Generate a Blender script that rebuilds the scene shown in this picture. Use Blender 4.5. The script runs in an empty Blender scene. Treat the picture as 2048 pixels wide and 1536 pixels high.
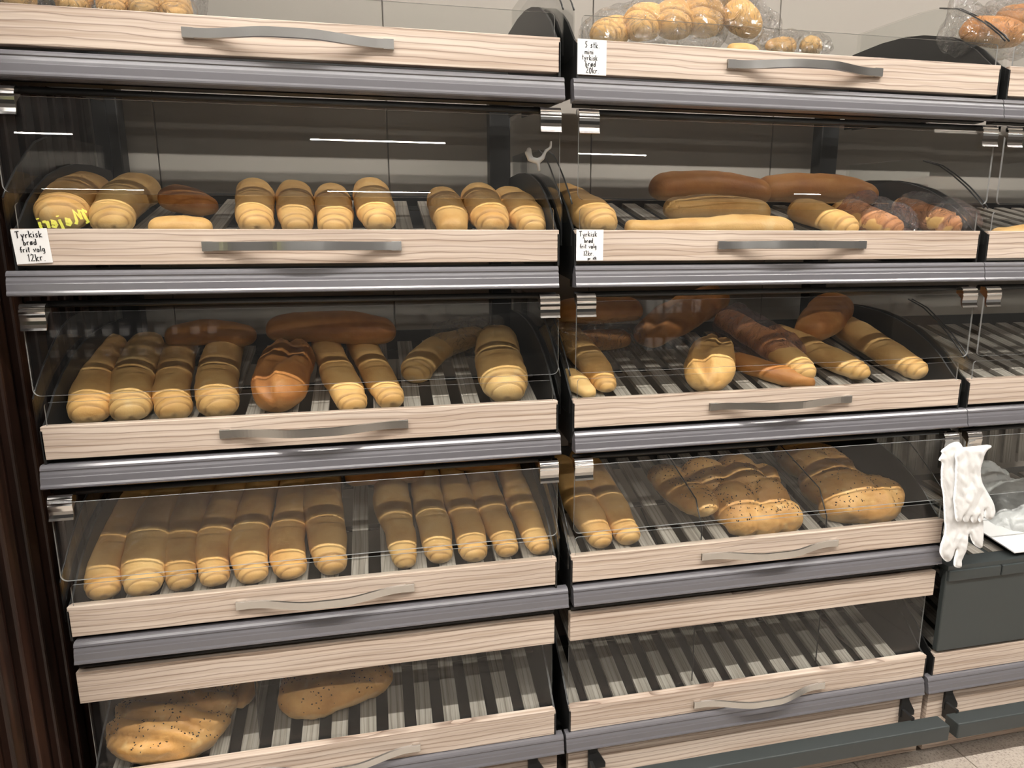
import bpy, bmesh, math, random
from mathutils import Vector, Matrix, noise

random.seed(7)
S = bpy.context.scene
COL = S.collection
ZO = 0.11                                   # floor is z = 0

# ------------------------------------------------------------------ camera
FPX = 1300.0
CAM = Vector((-.3860, -1.2612, 1.1880 + ZO))
YAW, PITCH, ROLL = .2025, -.1903, -.0066
fw = Vector((math.sin(YAW)*math.cos(PITCH), math.cos(YAW)*math.cos(PITCH), math.sin(PITCH)))
rt0 = Vector((math.cos(YAW), -math.sin(YAW), 0)); up0 = rt0.cross(fw)
RT = math.cos(ROLL)*rt0 + math.sin(ROLL)*up0
UP = -math.sin(ROLL)*rt0 + math.cos(ROLL)*up0
cd = bpy.data.cameras.new('camera'); cam = bpy.data.objects.new('camera', cd); COL.objects.link(cam)
cd.sensor_width = 36; cd.lens = FPX/2048*36; cd.clip_start = .05; cd.clip_end = 200
cam.matrix_world = Matrix(((RT.x, UP.x, -fw.x, CAM.x), (RT.y, UP.y, -fw.y, CAM.y), (RT.z, UP.z, -fw.z, CAM.z), (0, 0, 0, 1)))
S.camera = cam

# ------------------------------------------------------------------ world, exposure
w = bpy.data.worlds.new('store_air'); S.world = w; w.use_nodes = True
w.node_tree.nodes['Background'].inputs[0].default_value = (1.0, .93, .85, 1)
w.node_tree.nodes['Background'].inputs[1].default_value = .22
S.view_settings.view_transform = 'Standard'; S.view_settings.look = 'None'
S.view_settings.exposure = -0.06; S.view_settings.gamma = 1
S.view_settings.use_curve_mapping = False
S.cycles.transparent_max_bounces = 32
S.cycles.max_bounces = 8
TUBE = 135.0; TUBE_NEAR = 285.0; TUBE_MID = 75.0     # radiance of the ceiling tubes: far rows, nearest row, second row

# ------------------------------------------------------------------ measuring helpers (camera fit of the real rack)
def ray(u, v): return fw + RT*((u-1024)/FPX) - UP*((v-768)/FPX)
def ony(u, v, y):
    d = ray(u, v); return CAM + d*((y-CAM.y)/d.y)
TAN = math.tan(math.radians(17))
TOP = [1.591+ZO, 1.243+ZO, .9008+ZO, .552+ZO, .182+ZO]      # top edges of the five tray fronts
def slat_z(t, y): return TOP[t] - .03 + (y-.02)*TAN
def tray_pt(u, v, t, h):
    d = ray(u, v); p0 = Vector((0, .02, TOP[t]-.03+h)); n = Vector((0, -TAN, 1))
    return CAM + d*((p0-CAM).dot(n)/d.dot(n))

# ------------------------------------------------------------------ materials
def newmat(name):
    m = bpy.data.materials.new(name); m.use_nodes = True
    nt = m.node_tree; return m, nt, nt.nodes['Principled BSDF']
def N(nt, typ, **kw):
    n = nt.nodes.new(typ)
    for k, v in kw.items(): setattr(n, k, v)
    return n
def ramp(nt, stops):
    r = N(nt, 'ShaderNodeValToRGB'); e = r.color_ramp.elements
    while len(e) < len(stops): e.new(.5)
    for el, (p, c) in zip(e, stops): el.position = p; el.color = (*c, 1) if len(c) == 3 else c
    return r
def coords(nt, scale, rnd=True):
    tc = N(nt, 'ShaderNodeTexCoord'); mp = N(nt, 'ShaderNodeMapping'); mp.inputs['Scale'].default_value = scale
    if rnd:
        oi = N(nt, 'ShaderNodeObjectInfo'); ml = N(nt, 'ShaderNodeMath', operation='MULTIPLY'); ml.inputs[1].default_value = 37.0
        nt.links.new(oi.outputs['Random'], ml.inputs[0])
        ad = N(nt, 'ShaderNodeVectorMath', operation='ADD')
        nt.links.new(tc.outputs['Object'], ad.inputs[0]); nt.links.new(ml.outputs[0], ad.inputs[1]); nt.links.new(ad.outputs[0], mp.inputs[0])
    else: nt.links.new(tc.outputs['Object'], mp.inputs[0])
    return mp
def plain(name, col, rough=.5, metal=0.0, bump=None, spec=.5):
    m, nt, b = newmat(name)
    b.inputs['Base Color'].default_value = (*col, 1); b.inputs['Roughness'].default_value = rough
    b.inputs['Metallic'].default_value = metal; b.inputs['Specular IOR Level'].default_value = spec
    if bump:
        mp = coords(nt, (1, 1, 1)); nz = N(nt, 'ShaderNodeTexNoise'); nz.inputs['Scale'].default_value = bump[0]; nz.inputs['Detail'].default_value = 4
        nt.links.new(mp.outputs[0], nz.inputs['Vector'])
        bp = N(nt, 'ShaderNodeBump'); bp.inputs['Strength'].default_value = bump[1]; bp.inputs['Distance'].default_value = bump[2]
        nt.links.new(nz.outputs[0], bp.inputs['Height']); nt.links.new(bp.outputs[0], b.inputs['Normal'])
    return m
def wood(name, along, base, dark, line, scale=1.0):
    m, nt, b = newmat(name)
    st = {'X': (.35, 1, 1), 'Y': (1, .35, 1)}[along]
    mp = coords(nt, st)
    wv = N(nt, 'ShaderNodeTexWave', wave_type='BANDS', bands_direction='Z' if along == 'X' else 'X', wave_profile='SAW')
    wv.inputs['Scale'].default_value = 27*scale; wv.inputs['Distortion'].default_value = 5.5
    wv.inputs['Detail'].default_value = 2.5; wv.inputs['Detail Scale'].default_value = .55; wv.inputs['Detail Roughness'].default_value = .45
    nt.links.new(mp.outputs[0], wv.inputs['Vector'])
    mp2 = coords(nt, {'X': (3, 160, 160), 'Y': (160, 3, 160)}[along])
    nz = N(nt, 'ShaderNodeTexNoise'); nz.inputs['Scale'].default_value = 1; nz.inputs['Detail'].default_value = 3
    nt.links.new(mp2.outputs[0], nz.inputs['Vector'])
    mp3 = coords(nt, {'X': (2, 14, 14), 'Y': (14, 2, 14)}[along])
    nz2 = N(nt, 'ShaderNodeTexNoise'); nz2.inputs['Scale'].default_value = 1; nt.links.new(mp3.outputs[0], nz2.inputs['Vector'])
    r1 = ramp(nt, [(0.0, line), (.17, base), (.80, base), (1.0, dark)]); nt.links.new(wv.outputs['Fac'], r1.inputs[0])
    r2 = ramp(nt, [(.3, dark), (.62, (1, 1, 1))]); nt.links.new(nz.outputs[0], r2.inputs[0])
    mx = N(nt, 'ShaderNodeMix', data_type='RGBA', blend_type='MULTIPLY'); mx.inputs[0].default_value = .62
    nt.links.new(r1.outputs[0], mx.inputs[6]); nt.links.new(r2.outputs[0], mx.inputs[7])
    r3 = ramp(nt, [(.3, (.86, .85, .85)), (.7, (1.0, 1.0, 1.0))]); nt.links.new(nz2.outputs[0], r3.inputs[0])
    mx2 = N(nt, 'ShaderNodeMix', data_type='RGBA', blend_type='MULTIPLY'); mx2.inputs[0].default_value = 1
    nt.links.new(mx.outputs[2], mx2.inputs[6]); nt.links.new(r3.outputs[0], mx2.inputs[7])
    nt.links.new(mx2.outputs[2], b.inputs['Base Color']); b.inputs['Roughness'].default_value = .48
    return m
def bread(name, hi, mid, lo, pale, seed=0, rough=.5, top=.3):
    m, nt, b = newmat(name)
    mp = coords(nt, (1, 1, 1))
    n1 = N(nt, 'ShaderNodeTexNoise'); n1.inputs['Scale'].default_value = 13; n1.inputs['Detail'].default_value = 6; n1.inputs['Roughness'].default_value = .55
    n2 = N(nt, 'ShaderNodeTexNoise'); n2.inputs['Scale'].default_value = 240; n2.inputs['Detail'].default_value = 3
    n3 = N(nt, 'ShaderNodeTexNoise'); n3.inputs['Scale'].default_value = 26; n3.inputs['Detail'].default_value = 2
    for n in (n1, n2, n3): nt.links.new(mp.outputs[0], n.inputs['Vector'])
    r = ramp(nt, [(.25, lo), (.48, mid), (.75, hi)]); nt.links.new(n1.outputs[0], r.inputs[0])
    # paler underside of the crust, browner on top (baked colour of the loaf itself)
    gm = N(nt, 'ShaderNodeNewGeometry'); vt = N(nt, 'ShaderNodeVectorTransform', vector_type='NORMAL', convert_from='WORLD', convert_to='OBJECT')
    nt.links.new(gm.outputs['Normal'], vt.inputs[0]); sp = N(nt, 'ShaderNodeSeparateXYZ'); nt.links.new(vt.outputs[0], sp.inputs[0])
    mr = N(nt, 'ShaderNodeMapRange'); mr.inputs[1].default_value = -.1; mr.inputs[2].default_value = -.8; nt.links.new(sp.outputs['Z'], mr.inputs[0])
    mx = N(nt, 'ShaderNodeMix', data_type='RGBA'); nt.links.new(mr.outputs[0], mx.inputs[0]); nt.links.new(r.outputs[0], mx.inputs[6]); mx.inputs[7].default_value = (*pale, 1)
    r3 = ramp(nt, [(.66, (0, 0, 0)), (.76, (1, 1, 1))]); nt.links.new(n3.outputs[0], r3.inputs[0])
    ml = N(nt, 'ShaderNodeMath', operation='MULTIPLY'); ml.inputs[1].default_value = top; nt.links.new(r3.outputs[0], ml.inputs[0])
    mx2 = N(nt, 'ShaderNodeMix', data_type='RGBA'); nt.links.new(ml.outputs[0], mx2.inputs[0]); nt.links.new(mx.outputs[2], mx2.inputs[6]); mx2.inputs[7].default_value = (*pale, 1)
    oi = N(nt, 'ShaderNodeObjectInfo'); hs = N(nt, 'ShaderNodeHueSaturation')
    m1 = N(nt, 'ShaderNodeMapRange'); m1.inputs[3].default_value = .80; m1.inputs[4].default_value = 1.14; nt.links.new(oi.outputs['Random'], m1.inputs[0]); nt.links.new(m1.outputs[0], hs.inputs['Value'])
    at_ = N(nt, 'ShaderNodeAttribute', attribute_name='crease'); mc = N(nt, 'ShaderNodeMath', operation='MULTIPLY'); mc.inputs[1].default_value = .75  # crease darkening: browner crust plus groove shade put into the colour
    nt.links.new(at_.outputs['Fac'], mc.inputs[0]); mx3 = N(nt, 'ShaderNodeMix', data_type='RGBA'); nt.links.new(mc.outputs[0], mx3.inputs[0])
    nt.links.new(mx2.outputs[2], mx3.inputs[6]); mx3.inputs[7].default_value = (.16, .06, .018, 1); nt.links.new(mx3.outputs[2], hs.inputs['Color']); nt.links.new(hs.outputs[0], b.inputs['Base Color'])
    bp = N(nt, 'ShaderNodeBump'); bp.inputs['Strength'].default_value = .22; bp.inputs['Distance'].default_value = .002
    nt.links.new(n2.outputs[0], bp.inputs['Height'])
    bp2 = N(nt, 'ShaderNodeBump'); bp2.inputs['Strength'].default_value = .35; bp2.inputs['Distance'].default_value = .004
    nt.links.new(n3.outputs[0], bp2.inputs['Height']); nt.links.new(bp.outputs[0], bp2.inputs['Normal']); nt.links.new(bp2.outputs[0], b.inputs['Normal'])
    b.inputs['Roughness'].default_value = rough; b.inputs['Specular IOR Level'].default_value = .35
    return m
def clear(name, tint=(.965, .97, .965), rough=0.0, ior=1.45, haze=0.0, bump=None):
    m = bpy.data.materials.new(name); m.use_nodes = True; nt = m.node_tree; nt.nodes.clear()
    out = N(nt, 'ShaderNodeOutputMaterial'); tr = N(nt, 'ShaderNodeBsdfTransparent'); tr.inputs[0].default_value = (*tint, 1)
    gl = N(nt, 'ShaderNodeBsdfGlossy'); gl.inputs['Roughness'].default_value = rough
    # Schlick reflectance, the same from both faces of the sheet
    f0 = ((ior-1)/(ior+1))**2
    ge = N(nt, 'ShaderNodeNewGeometry'); dt = N(nt, 'ShaderNodeVectorMath', operation='DOT_PRODUCT')
    nt.links.new(ge.outputs['Incoming'], dt.inputs[0]); nt.links.new(ge.outputs['Normal'], dt.inputs[1])
    ab = N(nt, 'ShaderNodeMath', operation='ABSOLUTE'); nt.links.new(dt.outputs['Value'], ab.inputs[0])
    om = N(nt, 'ShaderNodeMath', operation='SUBTRACT', use_clamp=True); om.inputs[0].default_value = 1; nt.links.new(ab.outputs[0], om.inputs[1])
    pw = N(nt, 'ShaderNodeMath', operation='POWER'); pw.inputs[1].default_value = 5; nt.links.new(om.outputs[0], pw.inputs[0])
    fr = N(nt, 'ShaderNodeMath', operation='MULTIPLY_ADD'); fr.inputs[1].default_value = 1-f0; fr.inputs[2].default_value = f0; nt.links.new(pw.outputs[0], fr.inputs[0])
    mx = N(nt, 'ShaderNodeMixShader'); nt.links.new(fr.outputs[0], mx.inputs[0])
    src = tr
    if haze:
        df = N(nt, 'ShaderNodeBsdfDiffuse'); df.inputs[0].default_value = (.8, .8, .8, 1)
        mh = N(nt, 'ShaderNodeMixShader'); mh.inputs[0].default_value = haze
        nt.links.new(tr.outputs[0], mh.inputs[1]); nt.links.new(df.outputs[0], mh.inputs[2]); src = mh
    nt.links.new(src.outputs[0], mx.inputs[1]); nt.links.new(gl.outputs[0], mx.inputs[2]); nt.links.new(mx.outputs[0], out.inputs[0])
    if bump:
        mp = coords(nt, (1, 1, 1)); nz = N(nt, 'ShaderNodeTexNoise'); nz.inputs['Scale'].default_value = bump[0]; nz.inputs['Detail'].default_value = 5; nz.inputs['Distortion'].default_value = 1.2
        nt.links.new(mp.outputs[0], nz.inputs['Vector'])
        bp = N(nt, 'ShaderNodeBump'); bp.inputs['Strength'].default_value = bump[1]; bp.inputs['Distance'].default_value = bump[2]
        nt.links.new(nz.outputs[0], bp.inputs['Height']); nt.links.new(bp.outputs[0], gl.inputs['Normal']); nt.links.new(bp.outputs[0], dt.inputs[1])
    return m
def emit(name, col, k):
    m = bpy.data.materials.new(name); m.use_nodes = True; nt = m.node_tree; nt.nodes.clear()
    out = N(nt, 'ShaderNodeOutputMaterial'); e = N(nt, 'ShaderNodeEmission'); e.inputs[0].default_value = (*col, 1); e.inputs[1].default_value = k
    nt.links.new(e.outputs[0], out.inputs[0]); return m

M = {}
M['board'] = wood('pale_ash_laminate', 'X', (.66, .555, .465), (.55, .44, .36), (.25, .18, .14))
M['slat'] = wood('grey_ash_slat', 'Y', (.40, .37, .325), (.32, .29, .25), (.18, .155, .13), 1.0)
M['black'] = plain('black_powder_coat', (.014, .014, .014), .42, bump=(400, .15, .0006))
M['dark'] = plain('dark_tray_sheet', (.022, .021, .020), .5)
M['chrome'] = plain('chrome', (.80, .79, .78), .10, 1.0)
M['steel'] = plain('brushed_steel_handle', (.72, .71, .69), .26, 1.0)
M['rail'] = plain('grey_price_rail_plastic', (.135, .13, .142), .22, spec=.7)
M['acrylic'] = clear('clear_acrylic', haze=.004)
M['edge'] = clear('acrylic_cut_edge', (.35, .37, .36), .15, haze=.35)
M['edgedark'] = plain('dark_edge_trim', (.02, .02, .02), .3)
M['wall'] = plain('beige_wall_paint', (.30, .27, .238), .75, bump=(60, .08, .002))
M['paper'] = plain('white_paper', (.82, .81, .80), .6)
M['ink'] = plain('black_marker_ink', (.01, .01, .012), .5)
M['greybar'] = plain('dark_grey_bumper_paint', (.040, .047, .047), .42)
M['bread'] = bread('golden_crust', (.78, .50, .20), (.71, .42, .15), (.56, .29, .085), (.78, .59, .33))
M['bread_pale'] = bread('pale_crust', (.78, .54, .24), (.72, .45, .17), (.58, .32, .10), (.80, .62, .36))
M['bread_brown'] = bread('brown_crust', (.58, .27, .08), (.48, .20, .055), (.34, .12, .035), (.66, .40, .17))
M['flat'] = bread('seeded_flat_crust', (.68, .42, .16), (.58, .31, .10), (.40, .19, .05), (.72, .52, .26), top=.6)
M['seed'] = plain('black_nigella_seed', (.015, .013, .012), .5)
M['film'] = clear('clear_bag_film', (.97, .965, .96), .13, 1.9, haze=.012, bump=(38, 1.0, .06))
M['glove'] = plain('white_thin_plastic', (.80, .79, .78), .38, bump=(40, .35, .006))
gm_ = M['glove'].node_tree.nodes['Principled BSDF']; gm_.inputs['Subsurface Weight'].default_value = .25; gm_.inputs['Subsurface Radius'].default_value = (.01, .01, .01)
M['bagwhite'] = plain('white_bag_film', (.60, .61, .60), .3, bump=(30, .5, .01))
M['tube'] = emit('lamp_tube_light', (1.0, .96, .90), TUBE)
M['tube_near'] = emit('bright_lamp_tube_light', (1.0, .96, .90), TUBE_NEAR)
M['tube_mid'] = emit('dimmed_lamp_tube_light', (1.0, .96, .90), TUBE_MID)
M['lampbody'] = plain('white_lamp_housing', (.75, .75, .75), .4)
M['neon'] = emit('yellow_neon', (1.0, .95, .12), 14.0)
M['ceil'] = plain('white_ceiling', (.62, .61, .59), .8)
M['pinkfilm'] = clear('pink_tinted_film', (.95, .80, .82), .12, 1.8, haze=.05, bump=(30, 1.0, .05))

def dark_wood():
    m, nt, b = newmat('dark_brown_wood')
    mp = coords(nt, (30, 30, 1.2)); nz = N(nt, 'ShaderNodeTexNoise'); nz.inputs['Scale'].default_value = 1.6; nz.inputs['Detail'].default_value = 5
    nt.links.new(mp.outputs[0], nz.inputs['Vector'])
    r = ramp(nt, [(.3, (.006, .003, .002)), (.55, (.026, .011, .007)), (.8, (.06, .026, .015))]); nt.links.new(nz.outputs[0], r.inputs[0])
    nt.links.new(r.outputs[0], b.inputs['Base Color']); b.inputs['Roughness'].default_value = .42
    return m
M['darkwood'] = dark_wood()
def stone():
    m, nt, b = newmat('speckled_beige_tile')
    mp = coords(nt, (1, 1, 1)); a = N(nt, 'ShaderNodeTexNoise'); a.inputs['Scale'].default_value = 230; a.inputs['Detail'].default_value = 3
    c = N(nt, 'ShaderNodeTexNoise'); c.inputs['Scale'].default_value = 9; c.inputs['Detail'].default_value = 4
    for n in (a, c): nt.links.new(mp.outputs[0], n.inputs['Vector'])
    r = ramp(nt, [(.30, (.22, .185, .155)), (.46, (.42, .365, .315)), (.7, (.49, .43, .37))]); nt.links.new(a.outputs[0], r.inputs[0])
    r2 = ramp(nt, [(.3, (.86, .85, .84)), (.7, (1, 1, 1))]); nt.links.new(c.outputs[0], r2.inputs[0])
    mx = N(nt, 'ShaderNodeMix', data_type='RGBA', blend_type='MULTIPLY'); mx.inputs[0].default_value = 1
    nt.links.new(r.outputs[0], mx.inputs[6]); nt.links.new(r2.outputs[0], mx.inputs[7]); nt.links.new(mx.outputs[2], b.inputs['Base Color'])
    b.inputs['Roughness'].default_value = .4; return m
M['stone'] = stone()

# ------------------------------------------------------------------ object helpers
ROOT = {}
def empty(name, loc, label, cat, group=None):
    o = bpy.data.objects.new(name, None); COL.objects.link(o); o.location = loc; o.empty_display_size = .05
    o['label'] = label; o['category'] = cat
    if group: o['group'] = group
    ROOT[o.name] = Vector(loc); return o
def tag(o, label, cat, group=None):
    o['label'] = label; o['category'] = cat
    if group: o['group'] = group
    return o
def mk(name, vf, mat, parent=None, loc=None, smooth=False, ids=None):
    """vf = (verts in world space, faces).  With a parent the mesh is stored relative to the thing's base."""
    v, f = vf
    org = ROOT[parent.name] if parent is not None else Vector(loc) if loc is not None else Vector((0, 0, 0))
    me = bpy.data.meshes.new(name); me.from_pydata([tuple(Vector(p)-org) for p in v], [], f)
    for m_ in (mat if isinstance(mat, list) else [mat]): me.materials.append(M[m_])
    if ids: me.polygons.foreach_set('material_index', ids)
    if smooth: me.polygons.foreach_set('use_smooth', [True]*len(me.polygons))
    me.update()
    o = bpy.data.objects.new(name, me); COL.objects.link(o)
    if parent is not None:
        o.parent = parent; ROOT[o.name] = org
    else: o.location = org; ROOT[o.name] = org
    return o
def struct(o): o['kind'] = 'structure'; return o
def join(*vfs):
    V, F = [], []
    for v, f in vfs:
        k = len(V); V += list(v); F += [tuple(i+k for i in q) for q in f]
    return V, F
def box(x0, x1, y0, y1, z0, z1):
    v = [(x, y, z) for z in (z0, z1) for y in (y0, y1) for x in (x0, x1)]
    return v, [(0, 2, 3, 1), (4, 5, 7, 6), (0, 1, 5, 4), (2, 6, 7, 3), (0, 4, 6, 2), (1, 3, 7, 5)]
def bevel(o, wd=.0015, seg=2):
    b = o.modifiers.new('bevel', 'BEVEL'); b.width = wd; b.segments = seg; b.limit_method = 'ANGLE'; return o
def prism_x(prof, x0, x1):
    """closed (y,z) profile extruded along x"""
    n = len(prof); v = [(x0, y, z) for y, z in prof]+[(x1, y, z) for y, z in prof]
    f = [(i, (i+1) % n, n+(i+1) % n, n+i) for i in range(n)]
    return v, f+[tuple(range(n-1, -1, -1)), tuple(range(n, 2*n))]
def prism_y(prof, y0, y1):
    """closed (x,z) profile extruded along y: caps first"""
    n = len(prof); v = [(x, y0, z) for x, z in prof]+[(x, y1, z) for x, z in prof]
    return v, [tuple(range(n)), tuple(range(2*n-1, n-1, -1))]+[(i, n+i, n+(i+1) % n, (i+1) % n) for i in range(n)]
def rounded(x0, x1, z0, z1, r, corners):
    """rectangle outline with chosen corners rounded: 'bl','br','tr','tl'"""
    out = []
    for key, cx, cz, a0 in (('bl', x0, z0, 180), ('br', x1, z0, 270), ('tr', x1, z1, 0), ('tl', x0, z1, 90)):
        if key in corners:
            ox = cx+r if cx == x0 else cx-r; oz = cz+r if cz == z0 else cz-r
            out += [(ox+r*math.cos(math.radians(a0+a)), oz+r*math.sin(math.radians(a0+a))) for a in range(0, 91, 15)]
        else: out.append((cx, cz))
    return out
def tube(path, r, n=6, closed=False):
    P = [Vector(p) for p in path]; V, F = [], []
    ref = None
    for i, p in enumerate(P):
        t = (P[min(i+1, len(P)-1)]-P[max(i-1, 0)])
        t = t.normalized() if t.length > 1e-9 else Vector((0, 0, 1))
        if ref is None: ref = t.orthogonal().normalized()
        a = (ref - t*ref.dot(t)); a = a.normalized() if a.length > 1e-6 else t.orthogonal().normalized(); ref = a; b = t.cross(a)
        rr = r[i] if isinstance(r, (list, tuple)) else r
        V += [tuple(p+(a*math.cos(2*math.pi*k/n)+b*math.sin(2*math.pi*k/n))*rr) for k in range(n)]
    for i in range(len(P)-1):
        F += [(i*n+k, i*n+(k+1) % n, (i+1)*n+(k+1) % n, (i+1)*n+k) for k in range(n)]
    F += [tuple(range(n-1, -1, -1)), tuple((len(P)-1)*n+k for k in range(n))]
    return V, F
def ellipsoid(c, r, nu=16, nv=10, rot=0.0):
    V, F = [], []; cr, sr = math.cos(rot), math.sin(rot)
    for j in range(nv+1):
        th = math.pi*j/nv
        for i in range(nu):
            ph = 2*math.pi*i/nu
            x, y, z = r[0]*math.sin(th)*math.cos(ph), r[1]*math.sin(th)*math.sin(ph), r[2]*math.cos(th)
            V.append((c[0]+x*cr-y*sr, c[1]+x*sr+y*cr, c[2]+z))
    for j in range(nv):
        F += [(j*nu+i, (j+1)*nu+i, (j+1)*nu+(i+1) % nu, j*nu+(i+1) % nu) for i in range(nu)]
    return V, F
ORD = ['first', 'second', 'third', 'fourth', 'fifth', 'sixth', 'seventh', 'eighth', 'ninth', 'tenth', 'eleventh', 'twelfth']

# ================================================================== SETTING
struct(mk('floor', box(-22, 24, -36, .75, -.05, -.004), 'stone'))
FL = bpy.data.objects['floor']
tile = None
for i in range(11):                      # tiles near the rack; beyond them the plain floor goes on
    for j in range(6):
        if tile is None:
            tile = mk('floor_tile', box(0, .297, 0, .297, -.004, 0), 'stone', FL); o = tile; bevel(o, .001, 1)
        else:
            o = tile.copy(); COL.objects.link(o)
        o.location = (-.72+.3*i, .06-.3*(j+1), 0)
struct(mk('wall_back', box(-22, 24, .62, .75, 0, 4.8), 'wall'))
sx0, sx1 = ony(315, 300, .61).x, ony(765, 30, .61).x      # two panel seams seen on the wall
wp = None
WB = bpy.data.objects['wall_back']
for k in range(-2, 4):
    if wp is None:
        wp = o = mk('wall_panel', box(.0015, sx1-sx0-.0015, .610, .620, 0, 2.7), 'wall', WB); bevel(o, .001, 1)
    else:
        o = wp.copy(); COL.objects.link(o)
    o.location = (sx0+k*(sx1-sx0), 0, 0)
struct(mk('ceiling', box(-22, 24, -36, .75, 4.8, 4.9), 'ceil'))
WL = struct(mk('wall_left', box(-1.16, -1.065, -.20, .62, 0, 2.5), 'darkwood'))
for k in range(11):                      # upright battens on the dark panelling
    y = .56-.072*k
    o = mk('batten', box(-1.066, -1.046, y-.019, y+.019, 0, 2.5), 'darkwood', WL); bevel(o, .005, 2)

# ------------------------------------------------------------------ ceiling lamps (rows along the aisles)
def lamp(x0, x1, y, label, mat='tube', z=4.50):
    e = empty('ceiling_lamp', ((x0+x1)/2, y, z+.03), label, 'lamp', 'tube lamps hung under the ceiling')
    mk('housing', box(x0-.02, x1+.02, y-.045, y+.045, z+.006, z+.06), 'lampbody', e)
    mk('diffuser', prism_x([(y-.03, z+.006), (y-.024, z-.014), (y, z-.022), (y+.024, z-.014), (y+.03, z+.006)], x0, x1), mat, e)
    for x in (x0+.2, x1-.2): mk('hanger', tube([(x, y, z+.06), (x, y, 4.8)], .006), 'lampbody', e)
for k, (x0, x1) in enumerate([(-4.9, -2.95), (-2.85, -.90), (-.80, 1.15), (1.25, 3.20), (3.30, 5.25)]):
    lamp(x0, x1, -1.85, 'white tube lamp above the aisle, %s from the left in the nearest row' % ORD[k], 'tube_near')
for k, (x0, x1) in enumerate([(-4.9, -2.95), (-2.85, -.90), (-.80, 1.15), (1.25, 3.20), (3.30, 5.25)]):
    lamp(x0, x1, -3.85, 'white tube lamp, %s from the left in the second row' % ORD[k], 'tube_mid')
def reflect_x(u, v, z):
    h = ony(u, v, -.0095); d = ray(u, v); d = Vector((d.x, -d.y, d.z)); p = h+d*((z-h.z)/d.z); return p
FAR = [((28, 145, 265), 0), ((620, 890, 278), 0), ((1130, 1290, 306), 0)]
for k, ((u0, u1, v), q) in enumerate(FAR):
    a, b = reflect_x(u0, v, 4.49), reflect_x(u1, v+(u1-u0)*.035, 4.49)
    lamp(a.x, b.x, (a.y+b.y)/2, 'white tube lamp, %s from the left in the third row' % ORD[k])
for k, (u0, u1, v) in enumerate([(80, 290, 377), (655, 860, 382), (1590, 1640, 388)]):
    a, b = reflect_x(u0, v, 4.49), reflect_x(u1, v+(u1-u0)*.02, 4.49)
    lamp(a.x, b.x, (a.y+b.y)/2, 'white tube lamp, %s from the left in the farthest row' % ORD[k])

# ================================================================== RACK
BAYX = [(-.981, -.031), (.002, .955), (.978, 1.931)]
BAYN = ['left rack', 'middle rack', 'rack cut by the right edge']
TIERN = ['top', 'second', 'third', 'fourth', 'bottom']
H = .061
RAIL = {(0, 0): (-.992, -.025), (0, 1): (-.994, -.034), (0, 2): (-.987, -.027), (0, 3): (-.975, -.007), (0, 4): (-.985, -.014),
        (1, 0): (-.007, .963), (1, 1): (.001, .968), (1, 2): (.004, .973), (1, 3): (.005, .950), (1, 4): (-.008, .948),
        (2, 0): (.965, 1.94), (2, 1): (.970, 1.94), (2, 2): (.975, 1.94), (2, 4): (.960, 1.94)}
def arc_pts(c, r, a0, a1, n): return [(c[0]+r*math.cos(math.radians(a0+(a1-a0)*i/n)), c[1]+r*math.sin(math.radians(a0+(a1-a0)*i/n))) for i in range(n+1)]
def rail_profile(zt):
    return [(.012, zt), (-.002, zt), (-.0055, zt-.0012), (-.0085, zt-.005), (-.0095, zt-.0085), (-.0082, zt-.0105), (-.0086, zt-.0125), (-.0105, zt-.0165),
            (-.0112, zt-.021), (-.0120, zt-.0225), (-.0130, zt-.034), (-.0150, zt-.0375), (-.0152, zt-.0405), (-.0130, zt-.0425), (.012, zt-.0425)]
SIDE = [(.0, -.068), (.0, -.008), (.022, .006), (.045, .028), (.067, .050), (.105, .077), (.157, .105), (.22, .127), (.28, .141), (.36, .150), (.47, .152), (.48, .14), (.48, -.045), (.02, -.098)]
ARC = [(.004, .050), (.018, .066), (.058, .102), (.10, .134), (.14, .160), (.19, .178), (.25, .188)]
racks = []
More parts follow.
